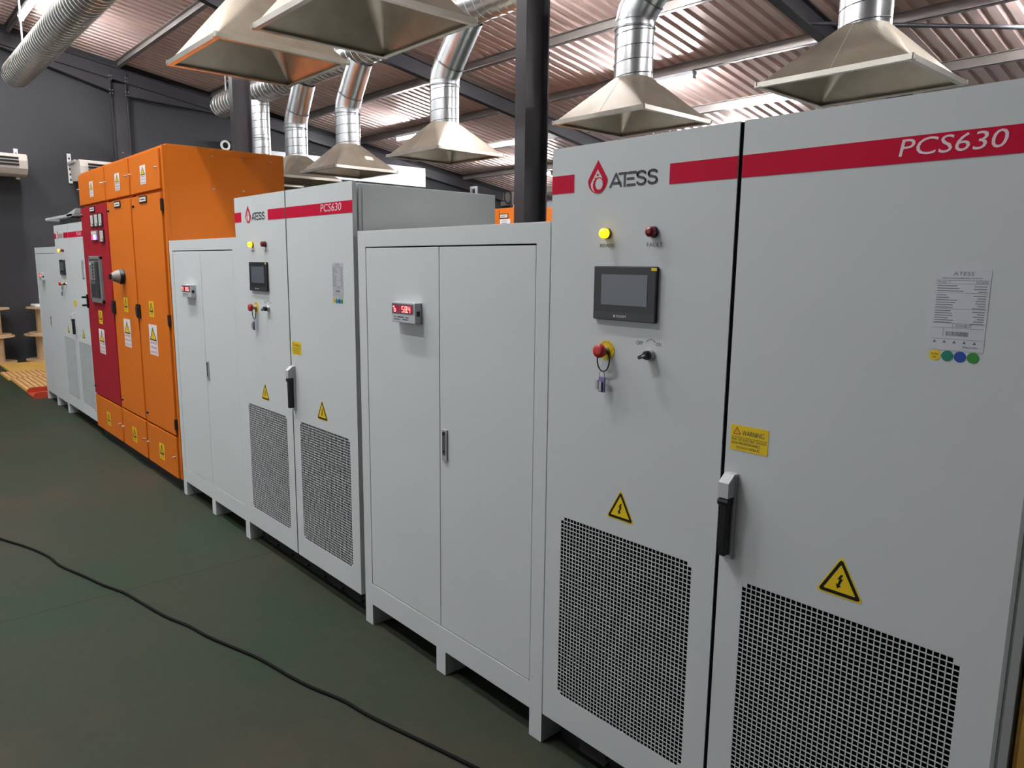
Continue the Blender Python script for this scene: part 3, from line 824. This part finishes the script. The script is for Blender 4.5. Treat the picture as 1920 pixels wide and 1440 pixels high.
# section details
md = [o for o in sb.children if o.name.startswith('main_door')]
y = -.014
for (a, c, z0, z1) in ((-5.835, -5.735, 1.980, 2.092), (-5.700, -5.580, 1.980, 2.094), (-5.550, -5.440, 1.980, 2.092), (-5.548, -5.425, 1.845, 1.952)):
    g = MB().box(X(a), X(c), y - .012, y, z0, z1, .003).build('analog_meter', M['hmi'], sb)
    MB().box(X(a) + .008, X(c) - .008, y - .0128, y - .012, z0 + .008, z1 - .008).build('meter_face', M['cream'], g)
    q = MB()
    cx_, cz_ = X(c) - .022, z0 + .02
    q.tube([(cx_ + .0 - .07 * math.cos(t_) * (c - a) / .12, y - .0131, cz_ + .07 * math.sin(t_)) for t_ in [PI / 2 * i / 8 for i in range(9)]], .001, 4)
    q.add([(cx_, y - .0132, cz_ - .002), (cx_ - .045, y - .0132, cz_ + .012), (cx_ - .045, y - .0132, cz_ + .0145), (cx_, y - .0132, cz_ + .003)], [(0, 1, 2, 3)])
    q.disc(cx_, cz_, y - .0136, .012, 14)
    q.build('meter_needle', M['black'], g)
g = MB().box(X(-5.850), X(-5.640), y - .012, y, 1.866, 1.952, .003).build('digital_power_meter', M['breaker'], sb)
MB().box(X(-5.842), X(-5.66), y - .0128, y - .012, 1.915, 1.945).build('lit_panel', M['cream'], g)
MB().box(X(-5.835), X(-5.77), y - .0128, y - .012, 1.872, 1.910).build('lit_panel', M['pink_lit'], g)
MB().box(X(-5.77), X(-5.70), y - .0128, y - .012, 1.872, 1.912).build('lit_panel', M['white_lit'], g)
MB().box(X(-5.70), X(-5.655), y - .0128, y - .012, 1.872, 1.912).build('lit_panel', M['blue_lit'], g)
# circuit breaker in its window frame
fr = MB(); a, c, z0, z1 = X(-6.000), X(-5.580), 1.312, 1.728
fr.box(a, c, y - .02, y, z1 - .03, z1, .003); fr.box(a, c, y - .02, y, z0, z0 + .03, .003); fr.box(a, a + .03, y - .02, y, z0, z1, .003); fr.box(c - .03, c, y - .02, y, z0, z1, .003)
fr = fr.build('circuit_breaker', M['breaker'], sb)
MB().box(a + .03, c - .03, y - .012, y + .004, z0 + .03, z1 - .03).build('breaker_face', M['breaker'], fr)
q = MB().box(a + .25, a + .33, y - .03, y - .012, z0 + .05, z1 - .05, .004); q.build('charging_lever', M['breaker2'], fr)
q = MB(); q.box(a + .05, a + .23, y - .024, y - .012, z0 + .20, z1 - .05, .004); q.build('control_module', M['knob'], fr)
q = MB()
for i in range(5): q.box(a + .15, a + .19, y - .026, y - .024, z0 + .22 + i * .028, z0 + .235 + i * .028)
q.build('push_buttons', M['black'], fr)
MB().box(a + .06, a + .10, y - .026, y - .024, z1 - .08, z1 - .06).build('maker_plate', M['white'], fr)
MB().box(a + .04, a + .20, y - .022, y - .012, z0 + .05, z0 + .17, .004).build('spring_indicator', M['breaker2'], fr)
# big rotary isolator on the middle section
kn = MB().lathe((X(-4.93), y, 1.562), [(.062, 0), (.062, -.03), (.055, -.036)], 'y', 28).build('isolator_handle', M['black'], sb)
MB().lathe((X(-4.93), y - .035, 1.562), [(.054, 0), (.049, -.022), (.032, -.048), (.030, -.056)], 'y', 24).build('grip_cone', M['knob'], kn)
MB().box(X(-4.945), X(-4.915), y - .110, y - .088, 1.54, 1.585, .006).build('grip_lever', M['black'], kn)
# black door handles between the sections
for hx, z0, z1 in ((-5.268, 1.240, 1.352), (-4.547, 1.246, 1.356)):
    g = MB().box(X(hx - .05), X(hx + .038), y - .014, y, z0, z1, .005).build('lever_handle', M['black'], sb)
    MB().box(X(hx - .03), X(hx + .02), y - .024, y - .014, z0 + .02, z1 - .02, .004).build('handle_grip', M['dark'], g)
g = MB().box(X(OX0 + .012), X(OX0 + .045), y - .014, y, 1.242, 1.372, .004).build('hasp', M['black'], sb)
for zz in (1.258, 1.335): MB().box(X(OX0 - .012), X(OX0 + .03), y - .05, y - .012, zz, zz + .018, .003).build('hasp_lug', M['black'], g)
for zz in (1.262, 2.07, .50):
    MB().box(X(OX1 - .058), X(OX1 - .030), -.020, .010, zz - .03, zz + .05, .003).build('hinge', M['black'], sb)
for cxx in (cuts[1] - .01, cuts[1] + .03, cuts[2] - .01):
    MB().box(X(cxx - .02), X(cxx + .01), -.008, .022, 2.165, 2.18).build('hinge', M['orange_gasket'], sb)
# bolted access panel on the right side
p_ = MB()
zt0, zt1, yy0, yy1 = 2.195, 2.447, .32, .785
p_.box(X(OX1) - .001, X(OX1) + .004, yy0, yy1, zt0, zt1, .0015)
p_ = p_.build('access_panel', M['orange'], sb)
for yy in (yy0 + .015, (yy0 + yy1) / 2, yy1 - .015):
    for zz in (zt0 + .012, zt1 - .012):
        MB().lathe((X(OX1) + .004, yy, zz), [(.006, 0), (.006, .004)], 'x', 10).build('panel_screw', M['zinc'], p_)

# orange switchboard in the second row
s2 = thing('switchboard', 'distant orange switchboard showing over the low cabinet on both sides of the middle column', 'switchboard', (-6.40, 5.30, 0))
MB().box(-.65, .65, .02, .9, .09, 2.48, .004).build('carcass', M['orange'], s2)
MB().box(-.64, .64, .04, .88, 0, .09).build('plinth', M['dark'], s2)
d2 = MB().box(-.64, .0, -.006, .018, .12, 2.455, .003).build('door', M['orange'], s2)
d3 = MB().box(.01, .62, -.006, .018, .12, 2.455, .003).build('door', M['orange'], s2)
nameplate(d3, -.02 + .04, .20, 2.335, 2.40, -.006)
MB().box(.02, .24, -.008, -.006, 2.14, 2.325).build('paper_notice', M['white'], d3)
q = MB()
for i in range(3): q.box(.05, .17, -.0086, -.008, 2.295 - i * .03, 2.302 - i * .03)
q.build('notice_print', M['ink'], d3)
MB().tube([(.24 + .05 * math.cos(t_), .1, 2.475 + .05 * math.sin(t_)) for t_ in [PI * i / 10 for i in range(11)]], .012, 8).build('lifting_eye', M['bolt'], s2)

# ------------------------------------------------------------ hoods and drop ducts
def sq2round(mb, hw, hd, r, h, z0=0.0, N=8, flip=False):
    # quarter arcs with 2N points each
    C = [(hw, hd), (-hw, hd), (-hw, -hd), (hw, -hd)]
    vs = [(c[0], c[1], z0) for c in C]
    K = 4 * N
    for i in range(K):
        a = 2 * PI * i / K
        vs.append((r * math.cos(a), r * math.sin(a), z0 + h))
    fs = []
    for q in range(4):
        for i in range(N):
            a = 4 + q * N + i; b = 4 + (q * N + i + 1) % K
            fs.append((q, a, b))
        fs.append((q, 4 + ((q + 1) * N) % K, (q + 1) % 4))
    mb.add(vs, fs)
def hood(x, y, z, label, dx=.5, zman=4.21, yman=3.15, hw=.46, hd=.425, r=.15, kink=3.52, card=None, hh=.33, straight=False):
    t = thing('exhaust_hood', label, 'hood', (x, y, z))
    mb = MB(); sq2round(mb, hw, hd, r, hh); o = mb.build('canopy', M['hood'], t)
    so = o.modifiers.new('thickness', 'SOLIDIFY'); so.thickness = .002; so.offset = 0
    rm = MB(); t_ = .028
    for s_ in (-1, 1):
        rm.box(-hw - .012, hw + .012, s_ * hd - .003, s_ * hd + .003, -.012, .020)
        rm.box(-hw - .012, hw + .012, s_ * hd, s_ * (hd - t_), -.012, -.006)
        rm.box(s_ * hw - .003, s_ * hw + .003, -hd - .012, hd + .012, -.012, .020)
        rm.box(s_ * hw, s_ * (hw - t_), -hd - .012, hd + .012, -.0121, -.0061)
    rm.build('rim', M['rim'], t)
    st = MB()
    for s_ in (-1, 1): st.add([(0 - .004, s_ * hd, .003), (.004, s_ * hd, .003), (.004, s_ * r, hh + .003), (-.004, s_ * r, hh + .003)], [(0, 1, 2, 3)])
    st.build('standing_seam', M['rim'], t)
    zn = hh - .02; zk = kink - z
    p = MB(); p.tube([(0, 0, zn), (0, 0, zk)], r + .002, 28, caps=False)
    d = p.build('drop_duct', M['duct'], t)
    s_ = MB(); s_.helix((0, 0, zn), (0, 0, zk), r + .002, .105, .0045, 24)
    for zz in (zn + .01, zk): s_.tube([(0, 0, zz - .006), (0, 0, zz + .006)], r + .006, 28, caps=False)
    s_.build('spiral_seam', M['seamduct'], d)
    dy = yman - y; zt = zman - z - (.15 if straight else 0)
    if straight:
        e = MB(); e.tube([(0, 0, zk), (0, 0, zt)], r, 28, caps=False); e.build('riser_duct', M['duct'], t)
        s_ = MB(); s_.helix((0, 0, zk), (0, 0, zt), r, .105, .0045, 24); s_.build('spiral_seam', M['seamduct'], t)
        return t
    e = MB()
    top = Vector((dx, dy, zt)); k0 = Vector((0, 0, zk)); v = top - Vector((0, 0, zk + .10)); n_ = v.normalized()
    k1 = Vector((0, 0, zk + .05)); m1 = Vector((0, 0, zk + .11)) + n_ * .04
    k2 = m1 + n_ * .10
    e.tube([k0, k1, Vector((n_.x * .03, n_.y * .03, zk + .12)), k2], r + .004, 28, caps=False)
    e.build('elbow', M['duct'], t)
    g = MB(); g.tube([k0 - Vector((0, 0, .008)), k0 + Vector((0, 0, .008))], r + .009, 28, caps=False); g.tube([k1 - Vector((0, 0, .004)), k1 + Vector((0, 0, .004))], r + .008, 28, caps=False)
    g.tube([k2 - n_ * .006, k2 + n_ * .006], r + .009, 28, caps=False)
    g.build('elbow_bead', M['seamduct'], t)
    b = MB(); b.tube([k2, top - n_ * .14], r, 28, caps=False); b.build('branch_duct', M['duct'], t)
    if card:
        # paper label stuck on the right-hand face
        a = Vector((hw, 0, 0)); c = Vector((r, 0, hh)); dirv = (c - a).normalized()
        mid = a + (c - a) * card[0]; w_ = .055
        nrm = Vector((dirv.z, 0, -dirv.x)) * .004
        q = [mid + nrm + Vector((0, s1 * w_ + card[1], 0)) + dirv * s2 * .032 for s1, s2 in ((-1, -1), (1, -1), (1, 1), (-1, 1))]
        MB().add(q, [(0, 1, 2, 3)]).build('paper_label', M['tape'], t)
    return t
hood(-.45, 3.12, 2.82, 'galvanised exhaust hood at the far right, above the nearest tall cabinet', straight=True)
hood(-2.24, 3.10, 2.82, 'galvanised exhaust hood with orange reflection inside, right of the middle column')
hood(-4.80, 3.15, 2.82, 'galvanised exhaust hood just left of the middle column', card=None)
hood(-6.82, 3.15, 2.82, 'galvanised exhaust hood with a paper label, above the grey side of the mid-row tall cabinet', dx=.42, card=(.45, .1))
hood(-8.25, 3.15, 2.82, 'galvanised exhaust hood partly hidden by the orange switchboard corner', dx=.36, card=(.45, .05))
hood(-9.42, 3.15, 2.82, 'farthest rear exhaust hood, only its straight vertical duct showing behind the orange switchboard', straight=True, r=.135)
hood(-2.05, .55, 2.98, 'largest-looking exhaust hood seen from below at the top centre', zman=4.39, yman=.45, kink=3.7, hh=.40)
hood(-3.22, .45, 2.98, 'exhaust hood seen from below at the top left of centre', zman=4.39, yman=.45, kink=3.7, hh=.39, hw=.43)

def manifold(x0, x1, y, z, r, label, rods):
    t = thing('spiral_duct', label, 'duct', (x0, y, z))
    mb = MB(); mb.tube([(0, 0, 0), (x1 - x0, 0, 0)], r, 32, caps=False); o = mb.build('pipe', M['duct'], t)
    MB().lathe((.012, 0, 0), [(r - .002, 0), (r - .002, .004)], 'x', 32).build('end_cap', M['hood'], t)
    s_ = MB(); s_.helix((0, 0, 0), (x1 - x0, 0, 0), r, .115, .006, 24)
    s_.build('spiral_seam', M['rim'], t)
    for rx in rods:
        zt = ROOF(y) - z - .02
        MB().tube([(rx - x0, 0, r - .005), (rx - x0, 0, zt)], .012, 8).build('hanger_rod', M['rod'], t)
    return t
manifold(-11.75, 6.0, .45, 4.39, .185, 'large spiral duct running over the front row, its open end at the top left', (-11.05, -7.0, -3.0))
manifold(-10.92, 6.0, 3.15, 4.21, .18, 'long spiral duct running over the second hood row, ending left of the orange cabinet column', (-10.7, -6.0, -1.3))

# ------------------------------------------------------------ end wall things
def ac(y0, y1, label):
    t = thing('air_conditioner', label, 'air conditioner', (XL, (y0 + y1) / 2, 3.02))
    L = (y1 - y0) / 2
    prof = [(.17, .33), (.80, .33), (.86, .30), (.88, .22), (.86, .10), (.78, .02), (.66, -.01), (.17, .02)]
    n = len(prof)
    mb = MB(); mb.add([(a, -L, b) for a, b in prof] + [(a, L, b) for a, b in prof], [list(range(n)), list(range(2 * n - 1, n - 1, -1))] + [(i, (i + 1) % n, (i + 1) % n + n, i + n) for i in range(n)])
    mb.build('casing', M['ac'], t)
    g = MB()
    for zz in (.14, .19, .24): g.box(.872, .89, -L + .12, L - .12, zz, zz + .03)
    g.build('louvre', M['black'], t)
    for s_ in (-1, 1):
        b = MB(); b.box(.001, .02, s_ * (L - .02) - .03, s_ * (L - .02) + .03, 0, .50); b.box(.001, .55, s_ * (L + .0) - .012, s_ * (L + .0) + .012, .31, .35)
        b = b.build('wall_bracket', M['ac_white'], t)
        h_ = MB()
        for k in range(5): h_.box(.0195, .021, s_ * (L - .02) - .012, s_ * (L - .02) + .012, .04 + k * .09, .075 + k * .09)
        h_.build('bracket_slot', M['dark'], b)
    return t
ac(-.95, .62, 'off-white air conditioner with dark vent slots at the left edge of the end wall')
ac(1.36, 2.9, 'white air conditioner on a perforated bracket, partly behind the orange switchboard')

bx = thing('duct_box', 'long pale sheet metal box on the end wall behind the middle hoods', 'duct box', (-13.05, 6.66, 3.46))
MB().box(-.19, .15, -1.95, 1.95, 0, .43, .006).build('casing', M['pale_box'], bx)
MB().box(.15, .158, -1.95, 1.95, .20, .212).build('fold_line', M['rim'], bx)

rg = thing('ring_fitting', 'small white ring fitting with black box on the end wall, above the orange switchboard', 'wall fitting', (-13.25, 4.05, 3.93))
MB().tube([(.08, -.0 + .078 * math.cos(a), .078 * math.sin(a)) for a in [2 * PI * i / 24 for i in range(25)]], .022, 8, caps=False).build('ring', M['ac_white'], rg)
MB().box(-.15, .10, .09, .24, -.14, .10, .01).build('black_box', M['black'], rg)
MB().box(-.15, .14, .25, .30, -.22, .10, .004).build('side_plate', M['ac_white'], rg)
rg = thing('cable_bracket', 'dark cable loops hanging from a bracket far back beside the middle column', 'cable bracket', (-13.05, 11.25, 3.42))
MB().tube([(.08, .12 * math.cos(a), .16 * math.sin(a)) for a in [2 * PI * i / 20 for i in range(21)]], .02, 6, caps=False).build('loop', M['dark'], rg)
MB().tube([(.08, .1, -.1), (.1, .16, -.5), (.08, .12, -.8), (.08, .05, -1.1)], .03, 6).build('hanging_cable', M['dark'], rg)
MB().box(-.345, .12, .12, .17, -.2, .14).build('bracket', M['purlin'], rg)

# ------------------------------------------------------------ cable drums, pallets, loose things by the end wall
def drum(loc, label, r=.40, rd=.24, h=.45, group=None):
    t = thing('cable_drum', label, 'cable drum', loc, group)
    MB().lathe((0, 0, 0), [(r, 0), (r, .022)], 'z', 40, smooth=False).build('flange', M['wood'], t)
    MB().lathe((0, 0, h - .022), [(r, 0), (r, .022)], 'z', 40, smooth=False).build('flange', M['wood'], t)
    MB().lathe((0, 0, .022), [(rd, 0), (rd, h - .044)], 'z', 32).build('core', M['wood'], t)
    return t
drum((-12.9, -.13, 0), 'plywood cable drum on the floor at the left edge, lower of its pile')
drum((-12.9, -.14, .452), 'plywood cable drum at the left edge, stacked on another drum', r=.37, h=.45)
drum((-12.9, .80, 0), 'plywood cable drum on the floor, half hidden by the farthest low cabinet', r=.40)
drum((-12.9, .83, .452), 'upper plywood cable drum half hidden by the farthest low cabinet, white cloth on it', r=.37, h=.45)
drum((-12.95, -.20, .904), 'small pale cable drum on top of the left edge pile', r=.30, rd=.12, h=.44)
cl = MB().box(-.2, .2, -.24, .24, 0, .045, .02)
tag(cl.build('folded_cloth', M['cloth'], None, (-12.9, .80, .903)), 'white folded cloth lying on the half hidden cable drum', 'cloth')
def pallet(x0, x1, y0, y1, label, edge):
    t = thing('slatted_pallet', label, 'pallet', ((x0 + x1) / 2, (y0 + y1) / 2, 0))
    hx, hy = (x1 - x0) / 2, (y1 - y0) / 2
    k = MB(); n = int(2 * hy / .062)
    for i in range(n):
        a = -hy + i * 2 * hy / n
        k.box(-hx, hx, a + .004, a + 2 * hy / n - .010, .022, .036, .002)
    k.build('slats', M['pallet'], t)
    b = MB()
    for yy in (-hy, -.03, hy - .06): b.box(-hx, hx, yy, yy + .06, 0, .022)
    b.build('bearers', M['pallet_yellow'], t)
    return t
pallet(-10.62, -9.34, -.13, 1.0, 'slatted wooden mat on the floor beside the farthest low cabinet, nearer one', 1)
pallet(-11.38, -10.66, -.16, 1.1, 'slatted wooden mat on the floor farther toward the end wall', 1)
MB_y = MB().box(-.55, .55, -.35, .6, 0, .028, .003)
tag(MB_y.build('wooden_board', M['pallet_yellow'], None, (-11.95, .32, 0.0)), 'plain yellowish board on the floor beyond the slatted mats', 'board')
rp = thing('ramp_plate', 'rust red steel ramp plate with raised lips beside the slatted mat', 'ramp', (-8.95, .1, 0))
MB().box(-.37, .12, -.24, .75, 0.0, .012).build('plate', M['ramp_red'], rp)
for xx in (-.36, .10):
    P = [(-.24, .012), (-.24, .035), (-.22, .06), (-.18, .072), (.74, .072), (.74, .012)]
    MB().prism(P, 'x', xx, xx + .012).build('lip', M['ramp_red'], rp)

tr = thing('metal_cover', 'loose grey metal cover lying across the top of the farthest tall cabinet', 'cover', (-7.2, .15, H + .0))
MB().box(-.72, .60, -.16, .05, .062, .09, .004).build('sheet', M['pale_box'], tr)
MB().prism([(.35, .09), (.78, .13), (.60, .062), (.35, .062)], 'y', -.16, -.02).build('folded_end', M['pale_box'], tr)
MB().box(-.30, .48, -.10, .0, 0.0, .062).build('support_block', M['zinc_dark'], tr)

# ochre board against the side of the nearest cabinet
ob = MB().box(0, .008, .0, .62, 0, 1.14)
tag(ob.build('ochre_board', M['brown_sheet'], None, (W + .004, .17, 0.0)), 'ochre board standing against the right side of the nearest cabinet, at the lower right edge', 'board')

# floor cable
pts = [(-7.6, -2.0), (-6.0, -1.85), (-4.9, -1.62), (-4.15, -1.36), (-3.57, -1.16), (-3.31, -1.06), (-3.06, -.99), (-2.86, -.965), (-2.63, -.90), (-2.44, -.85), (-2.26, -.79), (-2.05, -.75), (-1.85, -.71), (-1.69, -.66), (-1.54, -.63), (-1.37, -.58),
       (-1.2, -.53), (-.98, -.49), (-.85, -.46), (-.69, -.41), (-.52, -.38), (-.12, -.28), (.25, -.20), (.7, -.15), (1.3, -.12)]
def smooth(pts, k=5):
    out = []
    for i in range(len(pts) - 1):
        p0 = pts[max(i - 1, 0)]; p1 = pts[i]; p2 = pts[i + 1]; p3 = pts[min(i + 2, len(pts) - 1)]
        for j in range(k):
            t_ = j / k
            out.append(tuple(.5 * ((2 * p1[a]) + (-p0[a] + p2[a]) * t_ + (2 * p0[a] - 5 * p1[a] + 4 * p2[a] - p3[a]) * t_ ** 2 + (-p0[a] + 3 * p1[a] - 3 * p2[a] + p3[a]) * t_ ** 3) for a in (0, 1)))
    out.append(pts[-1]); return out
cb = MB().tube([(a, b, .0065) for a, b in smooth(pts)], .0065, 8)
tag(cb.build('power_cable', M['cable']), 'thin black cable snaking across the green floor', 'cable')
